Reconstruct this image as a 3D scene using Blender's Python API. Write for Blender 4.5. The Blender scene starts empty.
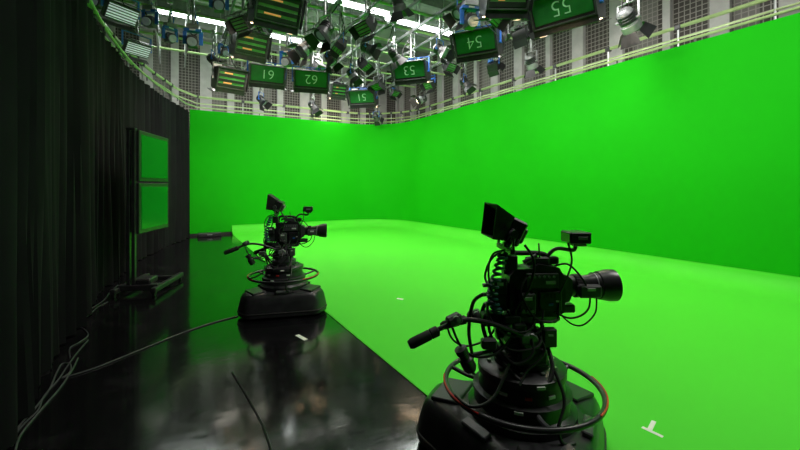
import bpy, bmesh, math, random
from mathutils import Vector, Matrix
random.seed(7)
SC = bpy.context.scene
COL = SC.collection
SC.view_settings.view_transform = 'Standard'
SC.view_settings.look = 'None'
PI = math.pi
F = 385.0; H = 1.75; HY = 187.0
PW = .56
YAW = math.radians(30.3)
CA, SA = math.cos(YAW), math.sin(YAW)
def W(xc, D, z=0.0):
    return Vector((CA*xc + SA*D, -SA*xc + CA*D, z))
def at(px, py, z=0.0):
    D = (z-H)*F/(HY-py)
    return W((px-400)/F*D, D, z)

# ---------------------------------------------------------------- materials
def nt(name):
    m = bpy.data.materials.new(name); m.use_nodes = True
    n = m.node_tree; b = n.nodes['Principled BSDF']
    return m, n, b
def pm(name, col, rough=.5, metal=0, var=.15, scale=8, emis=0, ecol=None, bump=0, spec=.5):
    m, n, b = nt(name)
    b.inputs['Metallic'].default_value = metal
    b.inputs['Specular IOR Level'].default_value = spec
    tc = n.nodes.new('ShaderNodeTexCoord')
    no = n.nodes.new('ShaderNodeTexNoise'); no.inputs['Scale'].default_value = scale; no.inputs['Detail'].default_value = 4
    n.links.new(tc.outputs['Object'], no.inputs['Vector'])
    r = n.nodes.new('ShaderNodeValToRGB')
    r.color_ramp.elements[0].position = .3; r.color_ramp.elements[1].position = .7
    r.color_ramp.elements[0].color = (*[c*(1-var) for c in col], 1)
    r.color_ramp.elements[1].color = (*[min(1, c*(1+var)) for c in col], 1)
    n.links.new(no.outputs['Fac'], r.inputs['Fac']); n.links.new(r.outputs['Color'], b.inputs['Base Color'])
    mr = n.nodes.new('ShaderNodeMapRange'); mr.inputs['To Min'].default_value = max(.02, rough-.07); mr.inputs['To Max'].default_value = min(1, rough+.07)
    n.links.new(no.outputs['Fac'], mr.inputs['Value']); n.links.new(mr.outputs['Result'], b.inputs['Roughness'])
    if emis:
        b.inputs['Emission Color'].default_value = (*(ecol or col), 1); b.inputs['Emission Strength'].default_value = emis
    if bump:
        bp = n.nodes.new('ShaderNodeBump'); bp.inputs['Strength'].default_value = bump; bp.inputs['Distance'].default_value = .01
        n.links.new(no.outputs['Fac'], bp.inputs['Height']); n.links.new(bp.outputs['Normal'], b.inputs['Normal'])
    return m
M = {}
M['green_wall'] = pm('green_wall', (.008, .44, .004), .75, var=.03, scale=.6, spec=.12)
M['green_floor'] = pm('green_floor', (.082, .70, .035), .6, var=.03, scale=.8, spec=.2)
M['black'] = pm('black_metal', (.026, .026, .029), .32, var=.3)
M['rubber'] = pm('rubber', (.015, .015, .015), .55, var=.3, scale=30)
M['dark'] = pm('dark_grey', (.075, .077, .082), .38, var=.25)
M['grey'] = pm('grey_metal', (.30, .31, .32), .38, .4, var=.2)
M['steel'] = pm('steel', (.45, .47, .47), .3, .8, var=.15)
M['palepipe'] = pm('pale_pipe', (.40, .55, .24), .4, .1, var=.12)
M['blue'] = pm('blue_paint', (.03, .16, .6), .4, var=.2)
M['teal'] = pm('teal', (.02, .14, .13), .45, var=.2)
M['red'] = pm('red', (.7, .03, .02), .4, var=.15)
M['white'] = pm('white', (.75, .76, .74), .5, var=.06)
M['tape'] = pm('tape', (.85, .9, .8), .6, var=.05)
M['plate_green_bounce'] = pm('plate_green_bounce', (.010, .14, .025), .45, var=.3, scale=3)  # reflection of the green wall put into the dark face's colour
M['chalk_glow'] = pm('chalk_glow', (.35, .65, .4), .8, var=.1, scale=20, emis=.07, ecol=(.45, .8, .45))  # digits tinted by green bounce, with a faint added glow
M['glass'] = pm('glass_dark', (.01, .012, .02), .06, var=.1)
M['lensglow'] = pm('lens_glow', (.9, .85, .7), .3, emis=7, ecol=(1, .8, .5))
M['softglow'] = pm('soft_glow', (.9, .9, .9), .4, emis=30, ecol=(1, .66, .36))
M['coolglow'] = pm('cool_glow', (.9, .9, .9), .4, emis=26, ecol=(1, .92, .82))
M['tube'] = pm('tube_glow', (1, 1, 1), .4, emis=9, ecol=(.92, 1, .95))
M['refl_bounce'] = pm('reflector', (.05, .25, .05), .35, emis=.03, ecol=(.35, .9, .2), scale=4, var=.6)  # mirrored green of the walls painted in, plus a faint glow
M['orange'] = pm('orange_tube', (.8, .35, .1), .4, emis=.3, ecol=(1, .45, .12))
M['led'] = pm('led_face', (.3, .34, .38), .3, emis=.03, ecol=(.8, .9, 1))
M['ledlit'] = pm('led_lit', (.6, .65, .7), .3, emis=.3, ecol=(.85, .92, 1))
M['screen'] = pm('screen_green', (.004, .13, .015), .14, var=.08, scale=1, emis=.03, ecol=(.02, .8, .06))
M['ceil'] = pm('ceiling', (.28, .29, .29), .8, var=.2, scale=1.5)
M['beam'] = pm('beam', (.22, .23, .23), .6, var=.2)
M['panel'] = pm('panel_grey', (.40, .40, .385), .6, var=.15, scale=3)
M['cable'] = pm('cable', (.015, .015, .016), .42, var=.3)
M['cablegrey'] = pm('cable_grey', (.05, .05, .057), .4, var=.3)

def curtain_mat():
    m, n, b = nt('black_velvet')
    b.inputs['Roughness'].default_value = .9; b.inputs['Specular IOR Level'].default_value = .12
    tc = n.nodes.new('ShaderNodeTexCoord'); no = n.nodes.new('ShaderNodeTexNoise')
    no.inputs['Scale'].default_value = 2; n.links.new(tc.outputs['Object'], no.inputs['Vector'])
    r = n.nodes.new('ShaderNodeValToRGB'); r.color_ramp.elements[0].color = (.006, .006, .007, 1); r.color_ramp.elements[1].color = (.014, .014, .0165, 1)
    n.links.new(no.outputs['Fac'], r.inputs['Fac']); n.links.new(r.outputs['Color'], b.inputs['Base Color'])
    return m
M['velvet'] = curtain_mat()
def floor_mat():
    m, n, b = nt('black_floor')
    b.inputs['Specular IOR Level'].default_value = .8
    tc = n.nodes.new('ShaderNodeTexCoord')
    n1 = n.nodes.new('ShaderNodeTexNoise'); n1.inputs['Scale'].default_value = 1.6; n1.inputs['Detail'].default_value = 10; n1.inputs['Roughness'].default_value = .75
    n2 = n.nodes.new('ShaderNodeTexNoise'); n2.inputs['Scale'].default_value = 5; n2.inputs['Detail'].default_value = 8
    mp = n.nodes.new('ShaderNodeMapping'); mp.inputs['Scale'].default_value = (1, 14, 1); mp.inputs['Rotation'].default_value = (0, 0, .6)
    n3 = n.nodes.new('ShaderNodeTexNoise'); n3.inputs['Scale'].default_value = 6; n3.inputs['Detail'].default_value = 14; n3.inputs['Roughness'].default_value = .8
    for q in (n1, n2): n.links.new(tc.outputs['Object'], q.inputs['Vector'])
    n.links.new(tc.outputs['Object'], mp.inputs['Vector']); n.links.new(mp.outputs['Vector'], n3.inputs['Vector'])
    r = n.nodes.new('ShaderNodeValToRGB'); r.color_ramp.elements[0].position = .52; r.color_ramp.elements[1].position = .78
    r.color_ramp.elements[0].color = (.005, .005, .006, 1); r.color_ramp.elements[1].color = (.026, .026, .028, 1)
    n.links.new(n1.outputs['Fac'], r.inputs['Fac']); n.links.new(r.outputs['Color'], b.inputs['Base Color'])
    mr = n.nodes.new('ShaderNodeMapRange'); mr.inputs['From Min'].default_value = .42; mr.inputs['From Max'].default_value = .70
    mr.inputs['To Min'].default_value = .06; mr.inputs['To Max'].default_value = .26
    n.links.new(n3.outputs['Fac'], mr.inputs['Value']); n.links.new(mr.outputs['Result'], b.inputs['Roughness'])
    bp = n.nodes.new('ShaderNodeBump'); bp.inputs['Strength'].default_value = .12; bp.inputs['Distance'].default_value = .01
    n.links.new(n2.outputs['Fac'], bp.inputs['Height']); n.links.new(bp.outputs['Normal'], b.inputs['Normal'])
    return m
M['floor'] = floor_mat()
def mesh_mat():
    m, n, b = nt('wire_mesh_wall')
    tc = n.nodes.new('ShaderNodeTexCoord'); sp = n.nodes.new('ShaderNodeSeparateXYZ')
    n.links.new(tc.outputs['Object'], sp.inputs[0])
    def mth(op, a, bb=None):
        q = n.nodes.new('ShaderNodeMath'); q.operation = op
        for i, v in enumerate((a, bb)):
            if v is None: continue
            if isinstance(v, (int, float)): q.inputs[i].default_value = v
            else: n.links.new(v, q.inputs[i])
        return q.outputs[0]
    u = mth('ADD', sp.outputs[0], sp.outputs[1])
    a = mth('LESS_THAN', mth('FRACT', mth('MULTIPLY', u, 9)), .18)
    c = mth('LESS_THAN', mth('FRACT', mth('MULTIPLY', sp.outputs[2], 9)), .18)
    g = mth('MAXIMUM', a, c)
    big = mth('LESS_THAN', mth('FRACT', mth('MULTIPLY', u, .55)), .3)
    mx = n.nodes.new('ShaderNodeMix'); mx.data_type = 'RGBA'
    mx.inputs[6].default_value = (.035, .030, .024, 1); mx.inputs[7].default_value = (.12, .115, .105, 1)
    n.links.new(big, mx.inputs[0])
    m2 = n.nodes.new('ShaderNodeMix'); m2.data_type = 'RGBA'; n.links.new(g, m2.inputs[0]); n.links.new(mx.outputs[2], m2.inputs[6])
    m2.inputs[7].default_value = (.22, .21, .19, 1)
    n.links.new(m2.outputs[2], b.inputs['Base Color']); b.inputs['Roughness'].default_value = .6
    return m
M['mesh'] = mesh_mat()

# ---------------------------------------------------------------- mesh builder
class MB:
    def __init__(s): s.v = []; s.f = []
    def add(s, vs, fs, mat=None):
        o = len(s.v)
        for p in vs:
            p = Vector(p); s.v.append(mat @ p if mat else p)
        for f in fs: s.f.append([i+o for i in f])
        return s
    def box(s, c, size, mat=None, b=.004):
        h = [q/2 for q in size]; b = min(b, min(h)*.45)
        vs = []; ix = {}
        for sx in (-1, 1):
            for sy in (-1, 1):
                for sz in (-1, 1):
                    sg = (sx, sy, sz)
                    for a in range(3):
                        p = [sg[k]*(h[k]-(0 if k == a else b)) for k in range(3)]
                        ix[(sg, a)] = len(vs); vs.append([p[k]+c[k] for k in range(3)])
        fs = []
        def key(a, sa, bq, sb, cq, sc):
            l = [0, 0, 0]; l[a] = sa; l[bq] = sb; l[cq] = sc; return tuple(l)
        for a in range(3):
            bq, cq = (a+1) % 3, (a+2) % 3
            for sa in (-1, 1):
                fs.append([ix[(key(a, sa, bq, p, cq, q), a)] for p, q in ((-1, -1), (1, -1), (1, 1), (-1, 1))])
            for sa in (-1, 1):
                for sb in (-1, 1):
                    k0 = key(a, sa, bq, sb, cq, -1); k1 = key(a, sa, bq, sb, cq, 1)
                    fs.append([ix[(k0, a)], ix[(k0, bq)], ix[(k1, bq)], ix[(k1, a)]])
        for sx in (-1, 1):
            for sy in (-1, 1):
                for sz in (-1, 1):
                    fs.append([ix[((sx, sy, sz), a)] for a in range(3)])
        return s.add(vs, fs, mat)
    def bar(s, p0, p1, w, d, up=(0, 0, 1), b=.003):
        p0 = Vector(p0); p1 = Vector(p1); z = (p1-p0); L = z.length; z.normalize()
        u = Vector(up); 
        if abs(z.dot(u)) > .95: u = Vector((1, 0, 0))
        x = u.cross(z).normalized(); y = z.cross(x)
        m = Matrix((x, y, z)).transposed().to_4x4(); m.translation = (p0+p1)/2
        return s.box((0, 0, 0), (w, d, L), m, b)
    def lathe(s, prof, mat=None, n=32):
        vs = []; fs = []
        for r, z in prof:
            for k in range(n):
                a = 2*PI*k/n; vs.append((r*math.cos(a), r*math.sin(a), z))
        for i in range(len(prof)-1):
            for k in range(n):
                k2 = (k+1) % n
                fs.append([i*n+k, i*n+k2, (i+1)*n+k2, (i+1)*n+k])
        if prof[0][0] > 1e-5: fs.append(list(range(n)))
        if prof[-1][0] > 1e-5: fs.append([(len(prof)-1)*n+k for k in range(n)])
        return s.add(vs, fs, mat)
    def axis(s, p0, p1, prof, n=24):
        p0 = Vector(p0); p1 = Vector(p1); z = (p1-p0).normalized()
        m = z.to_track_quat('Z', 'Y').to_matrix().to_4x4(); m.translation = p0
        return s.lathe(prof, m, n)
    def cyl(s, p0, p1, r0, r1=None, n=16):
        if r1 is None: r1 = r0
        L = (Vector(p1)-Vector(p0)).length
        return s.axis(p0, p1, [(r0, 0), (r1, L)], n)
    def tube(s, pts, r, n=8, closed=False, radii=None):
        P = [Vector(p) for p in pts]; N = len(P); vs = []; fs = []
        t0 = (P[1]-P[0]).normalized()
        u = Vector((0, 0, 1)) if abs(t0.z) < .9 else Vector((1, 0, 0))
        u = (u - t0*u.dot(t0)).normalized()
        for i in range(N):
            if closed: t = (P[(i+1) % N]-P[i-1]).normalized()
            else: t = (P[min(i+1, N-1)]-P[max(i-1, 0)]).normalized()
            u = (u - t*u.dot(t))
            if u.length < 1e-6: u = Vector((1, 0, 0))
            u.normalize(); w = t.cross(u); rr = radii[i] if radii else r
            for k in range(n):
                a = 2*PI*k/n; vs.append(P[i]+u*math.cos(a)*rr+w*math.sin(a)*rr)
        for i in range(N if closed else N-1):
            j = (i+1) % N
            for k in range(n):
                k2 = (k+1) % n; fs.append([i*n+k, i*n+k2, j*n+k2, j*n+k])
        if not closed: fs.append(list(range(n))); fs.append([(N-1)*n+k for k in range(n)])
        return s.add(vs, fs)
    def prism(s, prof, a0, a1, plane='xz', mat=None):
        n = len(prof); vs = []
        for a in (a0, a1):
            for p, q in prof:
                vs.append((p, a, q) if plane == 'xz' else ((a, p, q) if plane == 'yz' else (p, q, a)))
        fs = [list(range(n)), [n+k for k in range(n)]]
        for k in range(n): fs.append([k, (k+1) % n, n+(k+1) % n, n+k])
        return s.add(vs, fs, mat)
    def build(s, name, mat, parent=None, label=None):
        me = bpy.data.meshes.new(name); me.from_pydata([tuple(v) for v in s.v], [], s.f)
        bm = bmesh.new(); bm.from_mesh(me)
        bmesh.ops.recalc_face_normals(bm, faces=bm.faces)
        for f in bm.faces: f.smooth = True
        for e in bm.edges:
            if len(e.link_faces) == 2 and e.calc_face_angle(0) > math.radians(33): e.smooth = False
        bm.to_mesh(me); bm.free()
        me.materials.append(mat)
        o = bpy.data.objects.new(name, me); COL.objects.link(o)
        if parent: o.parent = parent
        if label: o['label'] = label
        return o
def smooth(pts, k=8, closed=False):
    P = [Vector(p) for p in pts]; out = []; N = len(P)
    for i in range(N if closed else N-1):
        if closed: a, b, c, d = P[i-1], P[i], P[(i+1) % N], P[(i+2) % N]
        else: a, b, c, d = P[max(i-1, 0)], P[i], P[i+1], P[min(i+2, N-1)]
        for j in range(k):
            t = j/k
            out.append(.5*((2*b)+(c-a)*t+(2*a-5*b+4*c-d)*t*t+(3*b-a-3*c+d)*t**3))
    if not closed: out.append(P[-1])
    return out
def thing(name, label, cat, loc=(0, 0, 0), rz=0, group=None):
    o = bpy.data.objects.new(name, None); COL.objects.link(o); o.empty_display_size = .1
    o.location = loc; o.rotation_euler = (0, 0, rz); o['label'] = label; o['category'] = cat
    if group: o['group'] = group
    return o
def tag(o, label, cat, group=None):
    o['label'] = label; o['category'] = cat
    if group: o['group'] = group
    return o
def struct(o): o['kind'] = 'structure'; return o
def dup(root, loc, rz, label, group=None):
    r = root.copy(); COL.objects.link(r); r.location = loc; r.rotation_euler = (0, 0, rz); r['label'] = label
    if group: r['group'] = group
    for ch in list(root.children):
        c = ch.copy(); COL.objects.link(c); c.parent = r
        for g in list(ch.children):
            d = g.copy(); COL.objects.link(d); d.parent = c
    return r
def text_mesh(s, size, name, mat, parent, mtx):
    cu = bpy.data.curves.new('t', 'FONT'); cu.body = s; cu.size = size; cu.align_x = 'CENTER'; cu.align_y = 'CENTER'; cu.extrude = .003; cu.offset = -.006
    ob = bpy.data.objects.new('t', cu); COL.objects.link(ob)
    dg = bpy.context.evaluated_depsgraph_get(); dg.update()
    me = bpy.data.meshes.new_from_object(ob.evaluated_get(dg)); bpy.data.objects.remove(ob); bpy.data.curves.remove(cu)
    me.transform(mtx); me.materials.clear(); me.materials.append(mat); me.name = name
    o = bpy.data.objects.new(name, me); COL.objects.link(o); o.parent = parent
    return o

# ---------------------------------------------------------------- setting
XW, YW, WH = 8.5, 15.5, 4.5      # green cyclorama walls
CR = 2.0
def rect(x0, y0, x1, y1, z0, z1): return MB().box(((x0+x1)/2, (y0+y1)/2, (z0+z1)/2), (x1-x0, y1-y0, z1-z0), None, .001)
OX, OY, OL, CZ = 9.8, 17.0, -2.6, 7.6
struct(rect(OL, -3, OX, OY, -.2, 0).build('floor', M['floor']))
struct(rect(OL, -3, OX, OY, CZ, CZ+.1).build('ceiling', M['ceil']))
struct(rect(OL, OY, OX, OY+.1, 0, CZ).build('wall_back', M['mesh']))
struct(rect(OX, -3, OX+.1, OY, 0, CZ).build('wall_right', M['mesh']))
struct(rect(OL-.1, -3, OL, OY, 0, CZ).build('wall_left', M['mesh']))
struct(rect(OL, -3.1, OX, -3, 0, CZ).build('wall_front', M['velvet']))
def cyc_path(off=0, R=CR, x0=.45, y0=-2.5, step=.5):
    X = XW+off; Y = YW+off; R = R+off; p = []
    n = int((X-R-x0)/step)
    for i in range(n): p.append((x0+(X-R-x0)*i/n, Y, 0, 1))
    for i in range(25):
        a = PI/2*(1-i/24); p.append((X-R+R*math.cos(a), Y-R+R*math.sin(a), math.cos(a), math.sin(a)))
    n = int((Y-R-y0)/step)
    for i in range(1, n+1): p.append((X, (Y-R)+(y0-(Y-R))*i/n, 1, 0))
    return p
def sweep(path, prof):
    m = MB(); n = len(prof); vs = []; fs = []
    for x, y, nx, ny in path:
        for o, z in prof: vs.append((x+nx*o, y+ny*o, z))
    for i in range(len(path)-1):
        for k in range(n):
            k2 = (k+1) % n; fs.append([i*n+k, i*n+k2, (i+1)*n+k2, (i+1)*n+k])
    fs.append(list(range(n))); fs.append([(len(path)-1)*n+k for k in range(n)])
    return m.add(vs, fs)
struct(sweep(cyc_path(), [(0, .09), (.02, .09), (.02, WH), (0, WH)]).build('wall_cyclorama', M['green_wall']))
struct(sweep(cyc_path(x0=.45), [(.003, 0), (.018, 0), (.018, .09), (.003, .09)]).build('baseboard_back', M['rubber']))
EX = 1.82
gf = MB()
outl = [(EX, -2.5), (XW-.5, -2.5)] + [(x, y) for x, y, _, _ in reversed(cyc_path(-.5, CR, x0=EX))][1:]
gf.prism(outl, 0.0, .008, 'xy')
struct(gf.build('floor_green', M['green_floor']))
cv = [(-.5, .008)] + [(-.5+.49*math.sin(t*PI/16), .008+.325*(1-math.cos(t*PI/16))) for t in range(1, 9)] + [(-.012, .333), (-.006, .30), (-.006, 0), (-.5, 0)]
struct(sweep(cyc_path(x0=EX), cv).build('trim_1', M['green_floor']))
ti = 2
for i in range(13):
    x = OL+.5+i*.98
    w = .42 if i % 2 else .26
    struct(rect(x, OY-.12, x+w, OY, 2.5, CZ).build('trim_%d' % ti, M['panel'])); ti += 1
for i in range(15):
    y = 1.2+i*1.08
    w = .34 if i % 3 else .16
    struct(rect(OX-.12, y, OX, y+w, 2.5, CZ).build('trim_%d' % ti, M['panel'])); ti += 1
for i in range(9):
    y = 6+i*1.2
    struct(rect(OL, y, OL+.12, y+.5, 2.5, CZ).build('trim_%d' % ti, M['panel'])); ti += 1
for i in range(6):
    y = 5.5+i*2.1
    struct(rect(OL+.15, y, OX-.15, y+.16, CZ-.3, CZ).build('trim_%d' % ti, M['beam'])); ti += 1

# ---------------------------------------------------------------- black curtain
cpath = smooth([(-1.02, -2.4, 0), (-1.02, 0, 0), (-1.03, 3, 0), (-1.08, 6, 0), (-1.05, 8.5, 0), (-.8, 10.8, 0), (-.35, 12.8, 0), (.1, 14.2, 0), (.42, 15.25, 0)], 60)
cm = MB(); vs = []; fs = []; L = 0; NZ = 18
for i, p in enumerate(cpath):
    t = (cpath[min(i+1, len(cpath)-1)]-cpath[max(i-1, 0)]).normalized(); nrm = Vector((t.y, -t.x, 0))
    if i: L += (p-cpath[i-1]).length
    ph = L*2*PI/.36 + 2.6*math.sin(L*1.7)+1.7*math.sin(L*3.7+1)
    for j in range(NZ):
        z = .015+(4.36-.015)*j/(NZ-1); k = j/(NZ-1)
        am = (.055+.04*math.sin(L*2.3))*(1.2-.6*k)
        o = am*math.sin(ph+.9*math.sin(2.2*k+L*1.3))+.014*math.sin(ph*1.9+3*k)+.02*math.sin(L*5.3+4*k)*(1-k)
        vs.append(p+nrm*o+Vector((0, 0, z)))
n = len(cpath)
for i in range(n-1):
    for j in range(NZ-1):
        fs.append([i*NZ+j, (i+1)*NZ+j, (i+1)*NZ+j+1, i*NZ+j+1])
cm.add(vs, fs)
tag(cm.build('curtain', M['velvet']), 'floor-length black pleated curtain running down the left side to the green wall', 'curtain')

# ---------------------------------------------------------------- rails above curtain and green wall
def railpath(off, z, ystart=-2.4):
    a = [(p.x-off*.6, p.y, z) for p in cpath[::20]][:-1]
    b = [(x, y, z) for x, y, _, _ in cyc_path(off, x0=.7)]
    return smooth([Vector(q) for q in a], 2)+[Vector(q) for q in b]
t = thing('curtain_rail', 'pale steel curtain track curving along the top of the black curtain and green wall', 'rail', (0, 0, 0))
rp = railpath(.06, 4.6)
MB().tube(rp, .026, 8).build('track', M['palepipe'], t)
for i in range(0, len(rp), 3):
    p = rp[i]; MB().box((p.x, p.y, p.z-.05), (.03, .03, .12), None, .003).build('runner', M['dark'], t)
t2 = thing('guard_rail', 'pale yellow-green walkway handrail running above the curtain track round the studio', 'rail', (0, 0, 0))
rp2 = railpath(.55, 5.08)
MB().tube(rp2, .04, 8).build('top_pipe', M['palepipe'], t2)
MB().tube(railpath(.55, 4.84), .022, 6).build('lower_pipe', M['palepipe'], t2)
for i in range(2, len(rp2), 3):
    p = rp2[i]
    MB().tube([(p.x, p.y, 4.3), (p.x, p.y, 5.08)], .02, 6).build('stanchion', M['steel'], t2)
    MB().box((p.x, p.y, 5.07), (.11, .11, .1), None, .01).build('clamp', M['dark'], t2)

# ---------------------------------------------------------------- lighting rails
RZ = 6.1
rails = [-.45, .3, 1.2, 2.2, 3.3, 4.1, 4.9, 5.7, 6.5, 7.3, 8.0]
ords = ['first', 'second', 'third', 'fourth', 'fifth', 'sixth', 'seventh', 'eighth', 'ninth', 'tenth', 'eleventh', 'twelfth', 'thirteenth', 'fourteenth', 'fifteenth', 'sixteenth', 'seventeenth', 'eighteenth', 'nineteenth', 'twentieth', 'twenty-first', 'twenty-second', 'twenty-third', 'twenty-fourth', 'twenty-fifth', 'twenty-sixth', 'twenty-seventh', 'twenty-eighth', 'twenty-ninth', 'thirtieth']
for i, x in enumerate(rails):
    t = thing('lighting_rail', '%s overhead steel lighting rail counting from the black curtain' % ords[i], 'rail', (x, 4, RZ), 0, 'overhead lighting rails')
    MB().box((0, 5.7, 0), (.05, 12.4, .08), None, .006).build('beam', M['grey'], t)
    for k in range(9): MB().bar((0, .5+k*1.4, .04), (0, .5+k*1.4, CZ-RZ-.01), .025, .025).build('hanger_rod', M['steel'], t)
    for k in range(3):
        y0 = 1.2+(i*1.37+k*3.1) % 8.5; a = Vector((.03, y0, .02)); b = Vector((.03, y0+1.5, .02)); mid = (a+b)/2-Vector((0, 0, .1))
        MB().tube(smooth([a, a.lerp(mid, .5)-Vector((0, 0, .03)), mid, b.lerp(mid, .5)-Vector((0, 0, .03)), b], 6), .016, 6).build('slung_cable', M['cable'], t)
for i, y in enumerate((5.2, 6.2, 7.2, 8.2, 9.2, 10.2, 11.2, 12.2, 13.2, 14.4)):
    m = MB(); m.tube([(-1.2, y, RZ+.075), (9.2, y, RZ+.075)], .035, 10)
    o = m.build('cross_pipe', M['palepipe'])
    tag(o, '%s crosswise scaffold pipe above the rails counting from the nearest' % ords[i], 'pipe', 'crosswise scaffold pipes')

placed = []
protect = [(345, 3, 40, 7, 12), (420, 25, 32, 10, 13), (193, 16, 24, 5, 13), (290, 38, 14, 3, 14)]
def place(px, py, z, r, must=True, zlo=4.3, zhi=5.75, guard=False, pick=None):
    k = CA*(px-400)/F+SA; c = []
    for x in rails:
        if abs(k) < .03: continue
        D = x/k
        if D < 4.5 or D > 22: continue
        zz = H+(HY-py)/F*D; yy = -SA*(px-400)/F*D+CA*D
        if zlo < zz < zhi and 3.9 < yy < 15.0: c.append((abs(zz-z), D, Vector((x, yy, zz))))
    c.sort(key=lambda q: q[0])
    for zt in (z, z+.25, z-.2, z+.45, z-.35):
        if zlo < zt < zhi:
            q = at(px, py, zt); q.y = min(q.y, 15.0)
            c.append((9, (zt-H)*F/(HY-py), q))
    best = c[0]
    for e in c:
        D, p = e[1], e[2]
        if D < 4.5: continue
        if any(math.hypot(p.x-a, p.y-b) < r+rr for a, b, rr in placed): continue
        if p.x < -.95+r*.9: continue
        rp_ = r*F/D
        if any(D < QD+.3 and abs(px-qx) < hw+rp_ and abs(py-qy) < hh+rp_*.8 for qx, qy, hw, hh, QD in protect): continue
        best = e; break
    else:
        if not must: return None
    D, p = best[1], best[2]
    placed.append((p.x, p.y, r))
    if guard: protect.append((px, py, .42*F/D, .2*F/D, D))
    return p
def face_cam(p): return math.atan2(p.y, p.x)-PI/2
def hanger(t, p, zb, rz):
    top = RZ-.04-p.z
    m = MB(); m.box((0, 0, top-.03), (.1, .12, .06)); m.cyl((0, 0, zb), (0, 0, top-.03), .016, n=10); m.cyl((0, 0, zb), (0, 0, (zb+top)/2), .026, n=10)
    m.build('hanger', M['steel'], t)
    if top-zb < .25: return
    n = max(2, int((top-zb)/.16)); m = MB(); dz = (top-.06-zb)/n
    for i in range(n):
        z0 = zb+i*dz; z1 = z0+dz
        m.bar((-.13, .03, z0), (.13, .03, z1), .018, .008); m.bar((.13, -.03, z0), (-.13, -.03, z1), .018, .008)
    m.build('scissor_arm', M['grey'], t)
def loopcable(t, a, b, sag, mat='cable', r=.012):
    a = Vector(a); b = Vector(b); mid = (a+b)/2+Vector((random.uniform(-.1, .1), random.uniform(-.1, .1), -sag))
    q1 = a.lerp(mid, .5)+Vector((0, 0, -sag*.3)); q2 = b.lerp(mid, .5)+Vector((0, 0, -sag*.3))
    return MB().tube(smooth([a, q1, mid, q2, b], 5), r, 6).build('cable', M[mat], t)

def area(loc, direction, sx, sy, power, col=(1, .97, .92), name='softlight_or_fill_lamp', up=False):  # default name covers softlight fixtures and added fill lamps
    l = bpy.data.lights.new(name, 'AREA'); l.shape = 'RECTANGLE'; l.size = sx; l.size_y = sy; l.energy = power*PW; l.color = col
    o = bpy.data.objects.new(name, l); COL.objects.link(o); o.location = loc
    o.rotation_euler = (PI, 0, 0) if up else Vector(direction).to_track_quat('-Z', 'Y').to_euler(); return o

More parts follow.
